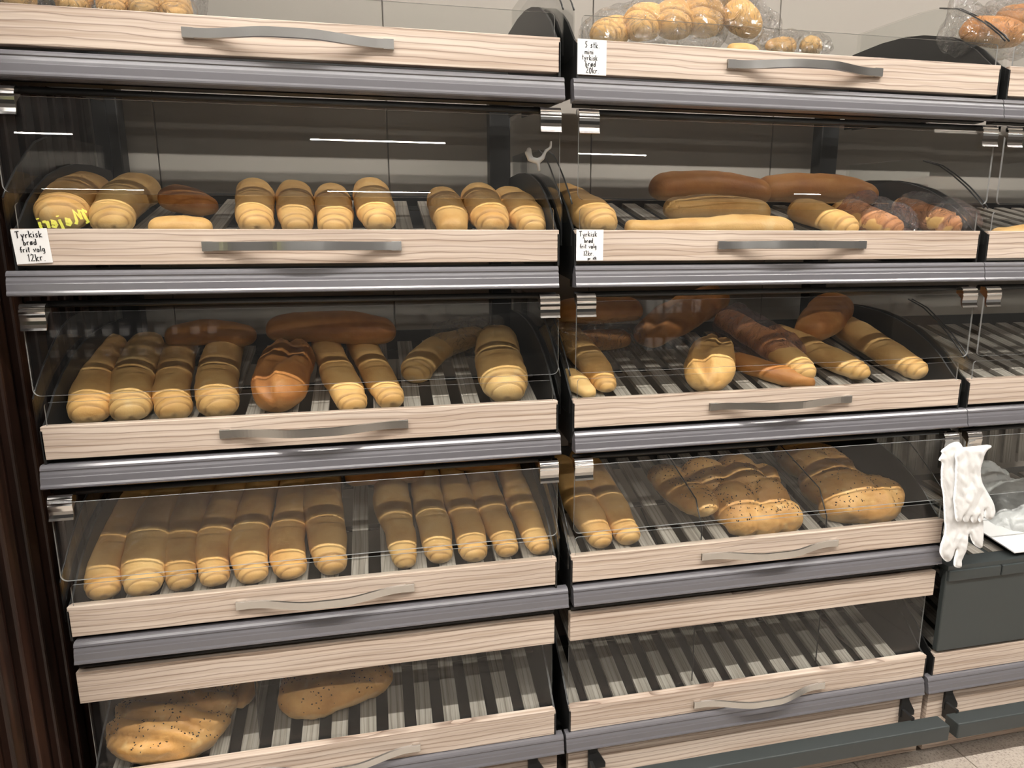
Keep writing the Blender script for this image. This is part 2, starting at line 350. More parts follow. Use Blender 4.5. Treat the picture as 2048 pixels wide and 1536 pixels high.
for b, (x0, x1) in enumerate(BAYX):
    r = empty('display_rack', ((x0+x1)/2, .3, 0), ['black metal bakery rack on the left beside the dark wood wall', 'black metal bakery rack in the middle of the picture',
              'black metal bakery rack cut off by the right picture edge'][b], 'rack', 'bakery display racks')
    racks.append(r)
    for x in (x0-.012, x1-.018):
        if x < x0 and b > 0: continue
        bevel(mk('post', box(x-.028, x+.028, .515, .56, 0, 1.80), 'black', r), .003)
    for t in range(5):
        zt = TOP[t]
        if b == 2 and t == 3: continue
        mk('front_beam', box(x0+.004, x1-.004, .022, .046, zt-.112, zt-.066), 'black', r)
        mk('rear_beam', box(x0+.004, x1-.004, .472, .482, zt+.028, zt+(.144 if t == 0 else .104)), 'black', r)
        if t == 4: mk('base_plate', box(x0+.004, x1-.004, .05, .50, zt-.150, zt-.140), 'dark', r)
        rx0, rx1 = RAIL[(b, t)]
        o = mk('price_rail', prism_x(rail_profile(zt-H-.0085 if t < 4 else zt-H-.001), rx0, rx1), 'rail', r)
        if t < 4: mk('hinge_rod', tube([(x0+.004, .012, zt-H-.066), (x1-.004, .012, zt-H-.066)], .006, 10), 'black', r, smooth=True)
    # bottom: kick board, bumper bar on two brackets
    zk = TOP[4]-H-.044
    bevel(mk('kick_board', box(x0-.002, x1+.004, .0, .018, .012, zk), 'board', r), .001)
    bx0, bx1 = (x0+.012, x1+.018) if b < 2 else (x0+.02, x1)
    bar = bevel(mk('bumper_bar', box(bx0, bx1, -.075, -.035, .100, .142), 'greybar', r), .003)
    for x in (x0+.045, x1-.065):
        pr = [(x, .205), (x+.022, .205), (x+.022, .175), (x+.042, .140), (x+.042, .128), (x, .128)]
        mk('bracket', join(prism_y(pr, -.006, 0), box(x+.002, x+.010, -.04, 0, .105, .150)), 'black', r)
        mk('screw', ellipsoid((x+.011, -.007, .193), (.004, .002, .004), 8, 6), 'chrome', r, smooth=True)

# ------------------------------------------------------------------ trays
def handle_mesh(xa, xb, zc):
    V, F = [], []; n = 48; th = .0035; h = .0085
    for i in range(n+1):
        s = i/n; x = xa+(xb-xa)*s
        q = min(1, max(0, (min(s, 1-s)-.07)/.36)); q = q*q*(3-2*q)
        y = -.0035-.030*q
        for dy, dz in ((0, -h), (-th, -h+.001), (-th, h-.001), (0, h)): V.append((x, y+dy, zc+dz))
    for i in range(n):
        for k in range(4): F.append((i*4+k, i*4+(k+1) % 4, i*4+4+(k+1) % 4, i*4+4+k))
    F += [(3, 2, 1, 0), tuple(n*4+k for k in range(4))]
    a = box(xa, xa+.018, -.006, 0, zc-h, zc+h); c = box(xb-.018, xb, -.006, 0, zc-h, zc+h)
    return join((V, F), a, c)
slat_me = None
trays = {}
def add_slats(t, b, tr, n0=0):
    global slat_me
    xs = [-.963+.0622*k for k in range(15)] if b == 0 else [BAYX[b][0]-.001+.0622*k for k in range(15)]
    y0, y1 = .036, .395
    for k, x in enumerate(xs):
        xx = max(x, BAYX[b][0]+.004)
        if slat_me is None:
            L = (y1-y0)/math.cos(math.radians(17))
            v, f = box(0, .0355, 0, L, -.009, 0)
            slat_me = bpy.data.meshes.new('slat'); slat_me.from_pydata(v, [], f); slat_me.materials.append(M['slat'])
        o = bpy.data.objects.new('slat', slat_me); COL.objects.link(o); o.parent = tr
        o.location = Vector((xx, y0, slat_z(t, y0)))-ROOT[tr.name]; o.rotation_euler = (math.radians(17), 0, 0)
def side_glass(tr, t, x, edge=True):
    zt = TOP[t]
    prof = ARC+[(.466, .205), (.466, .03), (.05, -.03), (.004, -.03)]
    P = [(y, zt+z) for y, z in prof]
    g = mk('side_glass', prism_x(P, x-.0013, x+.0013), 'acrylic', tr)
    e = mk('edge_strip', tube([(x, y, zt+z) for y, z in ARC[:6]], .0017, 6), 'edgedark', g, smooth=True)
    return g
for b in range(3):
    x0, x1 = BAYX[b]
    for t in range(5):
        if b == 2 and t == 3: continue
        zt = TOP[t]
        tr = empty('bread_tray', ((x0+x1)/2, .2, zt-.06), 'ash-fronted slatted bread tray, %s tray of the %s' % (TIERN[t], BAYN[b]), 'tray', 'pull-out bread trays')
        trays[(b, t)] = tr
        bevel(mk('front_board', box(x0, x1, 0, .018, zt-H, zt), 'board', tr), .0012, 2)
        if b < 2 or t != 4:
            ha, hb = ((-.684, -.337), (.308, .658), (1.284, 1.634))[b]
            mk('handle', handle_mesh(ha, hb, zt-.030 + (.0 if t < 4 else -.008)), 'steel', tr)
        for yc in (.06, .22, .38):                 # flat bars that carry the slats
            mk('cross_bar', box(x0+.003, x1-.003, yc-.012, yc+.012, slat_z(t, yc)-.018, slat_z(t, yc)-.0135), 'dark', tr)
        for xs in (x0-.001, x1-.003):
            prof = SIDE if t < 4 else [(y, min(z, .19) if z < .1 else z+.02) for y, z in SIDE]
            mk('side_panel', prism_x([(y, zt+z) for y, z in prof], xs, xs+.004), 'black', tr)
        add_slats(t, b, tr)
        if t < 4:
            z0, z1 = zt-.012, zt+.0425
            mk('lip', prism_y(rounded(x0+.010, x1-.010, z0, z1, .007, ('tr', 'tl')), .0035, .0065), ['acrylic', 'edge'], tr,
               ids=[0, 0]+[1]*(len(rounded(x0, x1, z0, z1, .007, ('tr', 'tl')))))
            if t > 0 or True:
                side_glass(tr, t, x0-.006); side_glass(tr, t, x1+.006)

# ------------------------------------------------------------------ clear flaps hung on chrome clips
def clip_mesh(xc, zt, wd=.040):
    P = [(.004, zt), (-.008, zt-.001), (-.0115, zt-.004), (-.0135, zt-.0065), (-.0125, zt-.0085), (-.0150, zt-.0105), (-.0160, zt-.0145), (-.0150, zt-.0175), (-.0165, zt-.0195),
         (-.0160, zt-.024), (-.0150, zt-.030), (-.0152, zt-.036), (-.0165, zt-.042), (-.0185, zt-.046), (-.0165, zt-.0465), (-.0125, zt-.041), (-.0110, zt-.034), (-.0105, zt-.026), (-.004, zt-.020), (.004, zt-.014)]
    return prism_x(P, xc-wd/2, xc+wd/2)
for b in range(3):
    x0, x1 = BAYX[b]
    for t in range(1, 4):
        zt = TOP[t]; zc = TOP[t-1]-H-.0085-.0425-.012
        if b == 2 and t == 3: zc = TOP[2]-H-.063
        e = empty('flap_door', ((x0+x1)/2, -.008, zc), 'clear acrylic flap with chrome clips in front of the %s tray of the %s' % (TIERN[t], BAYN[b]) if (b, t) != (2, 3)
                  else 'clear acrylic flap with chrome clips in front of the white bags', 'flap', 'clear flaps over the trays')
        prof = rounded(x0+.002, x1-.002, zt+.057, zc-.016, .012, ('bl', 'br'))
        mk('flap_panel', prism_y(prof, -.0095, -.0055), ['acrylic', 'edge'], e, ids=[0, 0]+[1]*len(prof))
        for x in (x0+.021, x1-.021): mk('clip', clip_mesh(x, zc), 'chrome', e)
# bottom tier: wooden drop front over a clear pane
for b in range(2):
    x0, x1 = BAYX[b]
    e = empty('drop_front', ((x0+x1)/2, .01, .50), 'plain ash plank with a clear pane below, above the bottom tray of the %s' % BAYN[b], 'flap', 'wooden drop fronts')
    bevel(mk('plank', box(x0-.001, x1-.004, .0, .018, .350+ZO, .4165+ZO), 'board', e), .0012)
    prof = rounded(x0+.003, x1-.003, TOP[4]-.006, .356+ZO, .004, ())
    mk('pane', prism_y(prof, .0215, .0245), ['acrylic', 'edge'], e, ids=[0, 0]+[1]*4)

# small clear dividers standing on the trays; their dark front edges show
def divider(t, b, x, label, yb=.40, h0=.055, h1=.16):
    P = [(.055, slat_z(t, .055)+.002), (.055, slat_z(t, .055)+h0), (.09, slat_z(t, .09)+h1*.8), (yb, slat_z(t, yb)+h1), (yb, slat_z(t, yb)+.002)]
    e = empty('tray_divider', (x, .2, slat_z(t, .2)), label, 'divider', 'clear dividers standing on the trays')
    mk('divider_sheet', prism_x(P, x-.001, x+.001), 'acrylic', e)
    mk('divider_edge', tube([(x, y, z) for y, z in P[:4]], .0016, 6), 'edgedark', e, smooth=True)
for (t, b, u, v, lb) in [(4, 1, 1387, 1368, 'thin clear divider near the middle of the empty bottom tray'), (4, 1, 1626, 1318, 'thin clear divider towards the right end of the empty bottom tray'),
                         (4, 0, 520, 1494, 'thin clear divider right of the big seeded bread on the bottom tray'),
                         (3, 1, 1404, 1082, 'thin clear divider between the slim loaves and the seeded breads'), (3, 1, 1652, 1055, 'thin clear divider in front of the large flat bread')]:
    p = tray_pt(u, v, t, .002)
    if t == 4: divider(t, b, p.x, lb, .40, .17, .21)
    else: divider(t, b, p.x, lb, .40, .03, .10)

# ================================================================== BREAD
def spline(P, n):
    """Catmull-Rom through points, resampled to n+1 points"""
    if len(P) == 2: P = [P[0], (P[0]+P[1])/2, P[1]]
    Q = [P[0]*2-P[1]]+P+[P[-1]*2-P[-2]]; out = []
    for i in range(1, len(Q)-2):
        for k in range(16):
            t = k/16; a, b, c, d = Q[i-1], Q[i], Q[i+1], Q[i+2]
            out.append(.5*((2*b)+(c-a)*t+(2*a-5*b+4*c-d)*t*t+(3*b-a-3*c+d)*t**3))
    out.append(P[-1].copy())
    L = [0]
    for i in range(1, len(out)): L.append(L[-1]+(out[i]-out[i-1]).length)
    def at(s):
        s = max(0, min(1, s))*L[-1]
        for i in range(1, len(L)):
            if L[i] >= s or i == len(L)-1:
                f = (s-L[i-1])/max(1e-9, L[i]-L[i-1]); return out[i-1].lerp(out[i], f)
    return at, L[-1]
def loaf_mesh(P, R, hr=.80, curl=True, slit=False, seed=0, nt=28, tip=.9, rough=.0022, up=Vector((0, -math.sin(math.radians(17)), math.cos(math.radians(17))))):
    """loaf along spine P (front first) with half widths R; two ring creases at the rolled front end"""
    at, L = spline(P, 0)
    ss = [0, .003, .010, .022, .038, .055, .075]
    fine = [i*.0021/L for i in range(1, int(.062/.0021))]
    ss = sorted(set([round(x, 5) for x in ([0, .0006/L]+fine+[.066/L+(1-.066/L-.0)*(i/30) for i in range(31)])]))
    extra = [1-x for x in (.002, .006, .012, .02, .03)]
    ss = sorted(set(ss+extra))
    V, F = [], []; CR = []; ro = Vector((seed*3.1, seed*1.7, seed*.9))
    def rad(s):
        x = s*(len(R)-1); i = min(int(x), len(R)-2); f = x-i; f = f*f*(3-2*f); return R[i]*(1-f)+R[i+1]*f
    tilt = random.uniform(-.25, .25)
    for s in ss:
        c = at(s); t = (at(min(1, s+.01))-at(max(0, s-.01))).normalized()
        side = t.cross(up).normalized(); u2 = side.cross(t).normalized()
        r = rad(s); d = s*L; e = (1-s)*L
        a0 = r*tip; a1 = r*1.0
        k = 1.0
        if d < a0: k = max(0.0, 1-(1-d/a0)**2.3)**(1/2.1)
        if e < a1: k = min(k, max(0.0, 1-(1-e/a1)**2.2)**(1/2.1))
        for j in range(nt):
            a = 2*math.pi*j/nt
            ca, sa = math.cos(a), math.sin(a)
            x = math.copysign(abs(ca)**.9, ca)*r*k; z = math.copysign(abs(sa)**.9, sa)*r*hr*k
            if sa < 0: z *= .80
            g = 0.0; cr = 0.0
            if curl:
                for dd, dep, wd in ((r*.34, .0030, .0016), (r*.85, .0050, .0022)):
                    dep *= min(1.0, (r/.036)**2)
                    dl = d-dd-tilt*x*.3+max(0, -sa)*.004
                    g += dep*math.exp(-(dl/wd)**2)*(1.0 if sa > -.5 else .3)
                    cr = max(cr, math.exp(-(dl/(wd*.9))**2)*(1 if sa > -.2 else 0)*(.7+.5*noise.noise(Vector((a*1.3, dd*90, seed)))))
                    if dl > 0: g -= dep*.55*math.exp(-(dl/(wd*4.0))**2)
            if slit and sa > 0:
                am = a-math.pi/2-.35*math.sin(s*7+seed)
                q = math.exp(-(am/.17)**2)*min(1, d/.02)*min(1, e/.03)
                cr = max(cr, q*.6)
                g += .011*q - .006*math.exp(-((abs(am)-.42)/.2)**2)
            p = c+side*x+u2*z
            n_ = noise.noise(p*16+ro)*rough*2.0+noise.noise(p*45+ro)*rough*.7
            dv = (side*x+u2*z); ln = dv.length
            if ln > 1e-6: p = p+dv/ln*((n_-g)*min(1, k*1.5))
            V.append(p); CR.append(max(0.0, min(1.0, cr)))
    n = len(ss)
    for i in range(n-1): F += [(i*nt+j, i*nt+(j+1) % nt, (i+1)*nt+(j+1) % nt, (i+1)*nt+j) for j in range(nt)]
    F += [tuple(range(nt-1, -1, -1)), tuple((n-1)*nt+j for j in range(nt))]
    return V, F, CR
def world_w(px, p): return px*(p-CAM).dot(fw)/FPX
loafn = 0
def add_loaf(P, R, label, mat='bread', group=None, name='bread_loaf', **kw):
    global loafn; loafn += 1
    *vf, CR = loaf_mesh(P, R, seed=loafn, **kw)
    base = sum(P, Vector())/len(P); base.z = min(v.z for v in vf[0])
    o = mk(name, vf, mat, loc=base, smooth=True)
    o.data.attributes.new('crease', 'FLOAT', 'POINT').data.foreach_set('value', CR)
    tag(o, label, 'bread', group); return o
def px_loaf(t, pts, label, mat='bread', ylim=.036, lift=0.0, hr=.80, group=None, **kw):
    """pts: (u, v, width px) of the loaf's middle line on tray t, front first"""
    P, R = [], []
    for u, v, wd in pts:
        p = tray_pt(u, v, t, .03+lift)
        r = world_w(wd, p)/2*1.0
        p = tray_pt(u, v, t, r*hr*.80+lift); r = world_w(wd, p)/2
        P.append(p); R.append(r)
    if P[0].y < ylim and P[1].y > ylim+.02: 
        f = (ylim-P[0].y)/(P[1].y-P[0].y); P[0] = P[0].lerp(P[1], f); P[0].z = slat_z(t, P[0].y)+R[0]*hr*.80+lift
    return add_loaf(P, R, label, mat, group, hr=hr, **kw)
def y_loaf(t, pts, label, mat='bread', lift=0.0, hr=.82, group=None, **kw):
    """pts: (u, reference v, depth y, width px) for trays near eye level"""
    P, R = [], []
    for u, v, y, wd in pts:
        p = ony(u, v, y); r = world_w(wd, p)/2; p.z = slat_z(t, y)+r*hr*.80+lift; P.append(p); R.append(r)
    return add_loaf(P, R, label, mat, group, hr=hr, **kw)

G4 = 'long rolled loaves on the fourth tray of the left rack'
F4 = [  # tip, shadow line, back
 [(208, 1192, 62), (212, 1118, 74), (246, 1045, 72), (284, 985, 68), (318, 940, 64)],
 [(288, 1185, 70), (290, 1125, 84), (306, 1050, 76), (338, 985, 66), (362, 940, 62)],
 [(364, 1176, 52), (362, 1110, 62), (374, 1045, 68), (398, 985, 64), (420, 940, 60)],
 [(432, 1168, 56), (426, 1100, 66), (446, 1030, 64), (464, 980, 60), (486, 938, 56)],
 [(512, 1162, 58), (498, 1098, 76), (508, 1030, 68), (524, 980, 62), (538, 935, 58)],
 [(588, 1154, 58), (573, 1088, 70), (582, 1030, 66), (592, 975, 62), (600, 930, 58)],
 [(668, 1144, 58), (655, 1075, 76), (645, 1010, 78), (645, 960, 70), (650, 925, 62)],
 [(812, 1134, 44), (802, 1075, 58), (785, 1010, 72), (784, 960, 66), (790, 925, 58)],
 [(882, 1122, 50), (868, 1055, 64), (856, 1000, 62), (850, 955, 56), (848, 925, 52)],
 [(952, 1118, 56), (936, 1052, 62), (914, 990, 58), (905, 950, 52), (900, 922, 48)],
 [(1018, 1110, 46), (1000, 1062, 58), (972, 990, 60), (958, 940, 52), (948, 912, 48)],
 [(1086, 1104, 48), (1060, 1048, 58), (1032, 980, 54), (1015, 930, 48), (1002, 905, 44)]]
for k, pts in enumerate(F4):
    px_loaf(3, pts, 'long golden rolled loaf, %s from the left on the fourth tray of the left rack' % ORD[k], 'bread_pale' if k in (1, 7, 8) else 'bread', group=G4)
px_loaf(3, [(690, 952, 50), (760, 948, 58), (850, 942, 54)], 'brown loaf lying crossways behind the row on the fourth left tray', 'bread_brown', lift=.03, curl=False)
px_loaf(3, [(905, 925, 46), (975, 922, 52), (1040, 918, 44)], 'dark loaf crossways at the right rear of the fourth left tray', 'bread_brown', lift=.035, curl=False)

G3 = 'loaves on the third tray of the left rack'
for k, (pts, mat, kw, lb) in enumerate([
 ([(178, 838, 74), (184, 805, 82), (190, 760, 74), (208, 715, 68), (228, 680, 62)], 'bread', {}, 'golden rolled loaf at the far left of the third left tray'),
 ([(262, 834, 74), (262, 795, 82), (268, 750, 78), (284, 710, 70), (300, 680, 62)], 'bread_pale', {}, 'floury rolled loaf, second from left on the third left tray'),
 ([(350, 830, 66), (343, 790, 70), (350, 740, 66), (360, 700, 62), (372, 670, 56)], 'bread', {}, 'golden rolled loaf, third from left on the third left tray'),
 ([(444, 824, 74), (433, 780, 82), (440, 730, 76), (450, 690, 70), (458, 660, 60)], 'bread', {}, 'thick rolled loaf, fourth from left on the third left tray'),
 ([(548, 818, 84), (556, 785, 112), (572, 735, 108), (588, 700, 84)], 'bread_brown', dict(slit=True, curl=False), 'wide brown split loaf in the middle of the third left tray'),
 ([(712, 818, 56), (686, 768, 68), (664, 722, 64), (652, 690, 58), (646, 672, 52)], 'bread', {}, 'rolled loaf with pale floury rear end, right of the split loaf'),
 ([(786, 808, 56), (756, 752, 62), (732, 706, 60), (718, 678, 54), (710, 662, 50)], 'bread', {}, 'browned rolled loaf, second right of the split loaf'),
 ([(826, 756, 58), (846, 722, 66), (886, 694, 62), (930, 678, 54), (968, 668, 46)], 'bread_pale', {}, 'curved loaf lying askew left of the last loaf on the third left tray'),
 ([(1014, 796, 78), (1006, 755, 98), (996, 718, 94), (994, 690, 86), (994, 668, 70)], 'bread_pale', {}, 'broad pale rolled loaf alone at the right end of the third left tray')]):
    px_loaf(2, pts, lb, mat, group=G3, **kw)
px_loaf(2, [(330, 676, 54), (420, 668, 68), (512, 674, 58)], 'brown loaf lying crossways behind the four left loaves', 'bread_brown', lift=.036, curl=False, group=G3)
px_loaf(2, [(532, 664, 60), (590, 656, 78), (690, 658, 82), (792, 668, 64)], 'long brown loaf lying crossways behind the split loaf', 'bread_brown', lift=.036, curl=False, group=G3)

G2 = 'loaves on the second tray of the left rack'
for k, (pts, mat, kw, lb) in enumerate([
 ([(120, 425, .05, 88), (128, 400, .12, 96), (150, 380, .22, 90), (190, 370, .33, 80)], 'bread', dict(lift=.012), 'thick crusty loaf with torn end at far left of the second left tray'),
 ([(226, 430, .05, 72), (226, 410, .12, 86), (250, 390, .22, 92), (290, 380, .33, 88)], 'bread_pale', dict(lift=.006), 'loaf with rough torn end, second from left on the second left tray'),
 ([(296, 440, .085, 46), (355, 436, .085, 54), (424, 438, .09, 50)], 'bread', dict(curl=False), 'short loaf lying sideways behind the tray front'),
 ([(330, 410, .25, 70), (380, 410, .22, 66), (428, 420, .18, 50)], 'bread_brown', dict(lift=.01, curl=False), 'brown loaf crossways behind the short sideways loaf'),
 ([(512, 430, .05, 64), (508, 400, .11, 78), (507, 370, .24, 74), (508, 360, .36, 66)], 'bread', dict(lift=.006), 'upright-ended loaf, left one of four in the middle of second left tray'),
 ([(592, 430, .05, 60), (590, 400, .11, 74), (588, 370, .24, 72), (588, 360, .36, 64)], 'bread', dict(lift=.004), 'second of the four loaves in the middle of second left tray'),
 ([(668, 430, .05, 62), (668, 400, .11, 76), (664, 370, .24, 72), (660, 360, .36, 60)], 'bread', {}, 'third of the four loaves in the middle of second left tray'),
 ([(760, 430, .05, 64), (752, 400, .11, 80), (744, 370, .24, 76), (738, 360, .36, 66)], 'bread', dict(lift=.010), 'tallest loaf, last of the four in the middle of second left tray'),
 ([(906, 430, .05, 60), (900, 400, .11, 76), (890, 380, .24, 70), (884, 370, .34, 60)], 'bread', dict(curl=False), 'loaf with a hole in the crust, left of the last two loaves'),
 ([(990, 440, .05, 62), (978, 410, .11, 82), (962, 380, .24, 78), (950, 370, .34, 66)], 'bread', dict(lift=.004), 'rolled loaf, last but one on the second left tray'),
 ([(1072, 440, .05, 58), (1054, 410, .11, 80), (1030, 390, .24, 74), (1012, 380, .34, 62)], 'bread', {}, 'rolled loaf at the right end of the second left tray')]):
    y_loaf(1, pts, lb, mat, group=G2, **kw)
G22 = 'loaves on the second tray of the middle rack'
for pts, mat, kw, lb in [
 ([(1208, 435, .05, 68), (1188, 410, .11, 84), (1150, 390, .22, 80), (1118, 380, .33, 70)], 'bread', dict(lift=.004), 'rolled loaf beside the left sign on the second middle tray'),
 ([(1250, 440, .10, 40), (1360, 436, .085, 46), (1480, 430, .075, 60), (1585, 435, .06, 62)], 'bread', dict(curl=False), 'very long golden loaf lying along the tray front'),
 ([(1300, 400, .34, 66), (1370, 380, .34, 78), (1450, 380, .33, 78), (1540, 390, .30, 62)], 'bread_brown', dict(lift=.020, curl=False), 'brown loaf crossways behind the very long loaf'),
 ([(1330, 400, .22, 60), (1420, 390, .22, 72), (1540, 400, .20, 60)], 'bread', dict(lift=.0, curl=False), 'golden loaf crossways between the very long loaf and a brown loaf'),
 ([(1515, 400, .34, 62), (1590, 390, .34, 76), (1680, 392, .33, 74), (1750, 400, .32, 54)], 'bread_brown', dict(lift=.020, curl=False), 'brown loaf crossways at the rear right of second middle tray'),
 ([(1712, 440, .05, 52), (1680, 425, .09, 66), (1636, 410, .16, 70), (1590, 400, .25, 60)], 'bread', {}, 'rolled loaf pointing right, right of the very long loaf'),
 ([(1802, 440, .05, 50), (1768, 425, .09, 62), (1722, 410, .16, 66), (1680, 400, .25, 56)], 'bread', {}, 'bagged rolled loaf, last but one on the second middle tray'),
 ([(1928, 440, .05, 56), (1896, 425, .09, 70), (1850, 410, .17, 70), (1800, 400, .27, 60)], 'bread', {}, 'bagged rolled loaf at the right end of the second middle tray')]:
    y_loaf(1, pts, lb, mat, group=G22, **kw)
y_loaf(1, [(1990, 445, .06, 34), (2040, 445, .06, 40), (2120, 445, .06, 40)], 'loaf lying sideways on the second tray at the right edge', 'bread', curl=False)

G32 = 'loaves on the third tray of the middle rack'
for pts, mat, kw, lb in [
 ([(1216, 780, 50), (1190, 738, 62), (1152, 690, 62), (1120, 655, 54)], 'bread', {}, 'rolled loaf at the far left of the third middle tray'),
 ([(1186, 792, 34), (1160, 772, 46), (1128, 745, 44)], 'bread_pale', dict(curl=False), 'pale loaf end behind the lip at the left of the third middle tray'),
 ([(1110, 628, 60), (1190, 622, 70), (1282, 620, 58)], 'bread_brown', dict(lift=.06, curl=False), 'brown loaf crossways on the bagged loaf at the rear left'),
 ([(1282, 682, 66), (1320, 658, 84), (1375, 625, 80), (1440, 592, 56)], 'bread_brown', dict(slit=True, curl=False, lift=.01), 'dark crusty split loaf lying diagonally on the third middle tray'),
 ([(1412, 778, 72), (1416, 745, 100), (1424, 712, 88), (1430, 690, 60)], 'bread', dict(slit=True, curl=False), 'short split roll alone on the slats of the third middle tray'),
 ([(1618, 756, 50), (1588, 728, 66), (1535, 690, 66), (1480, 655, 58), (1440, 632, 50)], 'bread', dict(lift=.012), 'rolled loaf, left one of three pointing right on the third middle tray'),
 ([(1738, 752, 50), (1700, 735, 56), (1640, 708, 60), (1580, 680, 54), (1540, 660, 46)], 'bread', dict(lift=.004), 'rolled loaf, middle one of three pointing right on the third middle tray'),
 ([(1848, 750, 52), (1806, 726, 64), (1745, 690, 66), (1690, 655, 60), (1655, 632, 52)], 'bread', {}, 'rolled loaf, right one of three pointing right on the third middle tray'),
 ([(1630, 768, 34), (1565, 752, 50), (1500, 732, 48), (1462, 716, 36)], 'bread_brown', dict(curl=False), 'brown loaf lying under the three loaves pointing right'),
 ([(1605, 672, 60), (1630, 655, 84), (1655, 630, 84), (1672, 605, 60)], 'bread_brown', dict(lift=.02, curl=False), 'dark loaf end at the rear right of the third middle tray')]:
    px_loaf(2, pts, lb, mat, group=G32, **kw)
px_loaf(2, [(1120, 690, 46), (1190, 682, 56), (1258, 676, 44)], 'brown seeded loaf in a shiny bag at the rear left of third middle tray', 'bread_brown', curl=False, lift=.0)
px_loaf(3, [(1208, 1092, 50), (1180, 1042, 70), (1146, 980, 64), (1112, 920, 58)], 'slim golden loaf, left of the pair on the fourth middle tray', 'bread', group='pair of slim loaves')
px_loaf(3, [(1262, 1084, 50), (1232, 1028, 64), (1195, 965, 60), (1158, 905, 54)], 'slim golden loaf, right of the pair on the fourth middle tray', 'bread', group='pair of slim loaves')

# ------------------------------------------------------------------ seeded flat breads
def add_seeds(o, n, seed, size=.0026):
    dg = bpy.context.evaluated_depsgraph_get(); ev = o.evaluated_get(dg); me = ev.to_mesh()
    rnd = random.Random(seed); V, F = [], []
    mw = o.matrix_world.copy()
    ps = [p for p in me.polygons if p.normal.z > .25 and noise.noise(p.center*18+Vector((seed, 0, 0))) > -.12]
    for p in rnd.sample(ps, min(n, len(ps))):
        c = p.center+p.normal*.0004; t = p.normal.orthogonal().normalized(); t.rotate(Matrix.Rotation(rnd.random()*6.28, 3, p.normal)); b = p.normal.cross(t)
        s = size*rnd.uniform(.6, 1.2); k = len(V)
        V += [c+t*s, c+b*s*.6, c-t*s, c-b*s*.6, c+p.normal*s*.6]; F += [(k, k+1, k+4), (k+1, k+2, k+4), (k+2, k+3, k+4), (k+3, k, k+4)]
    ev.to_mesh_clear()
    s = bpy.data.meshes.new('seeds'); s.from_pydata([tuple(v) for v in V], [], F); s.materials.append(M['seed'])
    so = bpy.data.objects.new('seeds', s); COL.objects.link(so); so.parent = o; so['kind'] = 'stuff'
def flat_bread(t, c, blobs, label, ridges=None, seed=0, lift=0.0, seeds=160, rot=0.0, voxel=.0055):
    """blobs: (dx, dy, rx, ry, rz) in metres on the tray around pixel c"""
    p0 = tray_pt(c[0], c[1], t, .02)
    vfs = []
    for dx, dy, rx, ry, rz in blobs:
        y = p0.y+dy; vfs.append(ellipsoid((p0.x+dx, y, slat_z(t, y)+rz*.62+lift), (rx, ry, rz), 24, 14))
    V, F = join(*vfs)
    base = Vector((p0.x, p0.y, slat_z(t, p0.y)))
    o = mk('flat_bread', (V, F), 'flat', loc=base, smooth=True)
    rm = o.modifiers.new('remesh', 'REMESH'); rm.mode = 'VOXEL'; rm.voxel_size = voxel; rm.use_smooth_shade = True
    sm = o.modifiers.new('smooth', 'SMOOTH'); sm.iterations = 3; sm.factor = .5
    dg = bpy.context.evaluated_depsgraph_get(); dg.update()
    ev = o.evaluated_get(dg); me = bpy.data.meshes.new_from_object(ev)
    o.modifiers.clear(); o.data = me
    for v in me.vertices:
        q = v.co+base; k = noise.noise(q*24+Vector((seed*2.3, 0, 0)))*.0045+noise.noise(q*65)*.0024+noise.noise(q*160)*.0010
        if ridges:
            amp, fr, ang = ridges
            w_ = (v.co.x*math.cos(ang)+(v.co.y+v.co.z)*math.sin(ang)*.8)*fr + noise.noise(v.co*11+Vector((seed, seed, 0)))*2.2
            k += amp*(abs(math.cos(w_*.5))*1.7-1.2)*max(0, min(1, (v.normal.z+.35)*1.6))
        v.co += v.normal*k
        fl = slat_z(t, v.co.y+base.y)-base.z+lift+.001
        if v.co.z < fl: v.co.z = fl
    for p in me.polygons: p.use_smooth = True
    me.update(); tag(o, label, 'bread', 'seeded flat breads')
    bpy.context.view_layer.update(); add_seeds(o, seeds, seed)
    return o
flat_bread(4, (350, 1462), [(.0, .05, .128, .10, .062), (-.01, .0, .125, .085, .062), (.0, -.025, .10, .055, .060)], 'large round seeded bread with ridges on the bottom left tray', (.010, 130, 1.25), 3, seeds=330)
flat_bread(4, (668, 1385), [(0, .02, .120, .085, .050), (-.04, .0, .085, .07, .048), (.06, .02, .075, .055, .044)], 'smaller seeded bread right of the large round one on the bottom tray', (.0035, 70, 1.2), 5, seeds=220)
flat_bread(4, (484, 1402), [(0, 0.03, .03, .05, .03)], 'small bread end peeping out behind the large round bread', None, 6, seeds=10)
flat_bread(3, (1372, 988), [(0, 0, .06, .13, .040), (-.02, .05, .05, .09, .038)], 'seeded bread under the thin divider on the fourth middle tray', None, 8, seeds=170)
flat_bread(3, (1492, 1012), [(-.070, .085, .066, .070, .060), (.035, .115, .055, .060, .050), (.085, .065, .044, .050, .050), (.005, .040, .070, .060, .066), (-.045, -.015, .062, .055, .058), (.045, -.010, .058, .050, .060), (-.045, -.060, .046, .032, .040), (.012, -.068, .040, .030, .042), (.068, -.058, .046, .034, .044)],
           'knotted lumpy seeded bread in the middle of the fourth middle tray', (.002, 80, .9), 10, seeds=420)
flat_bread(3, (1690, 985), [(-.015, .12, .085, .13, .050), (-.02, .0, .095, .10, .055), (.055, -.035, .075, .07, .050), (-.035, -.06, .085, .05, .048), (.03, -.075, .07, .04, .046)],
           'large flat golden bread at the right of the fourth middle tray', (.0045, 62, .5), 12, seeds=230)

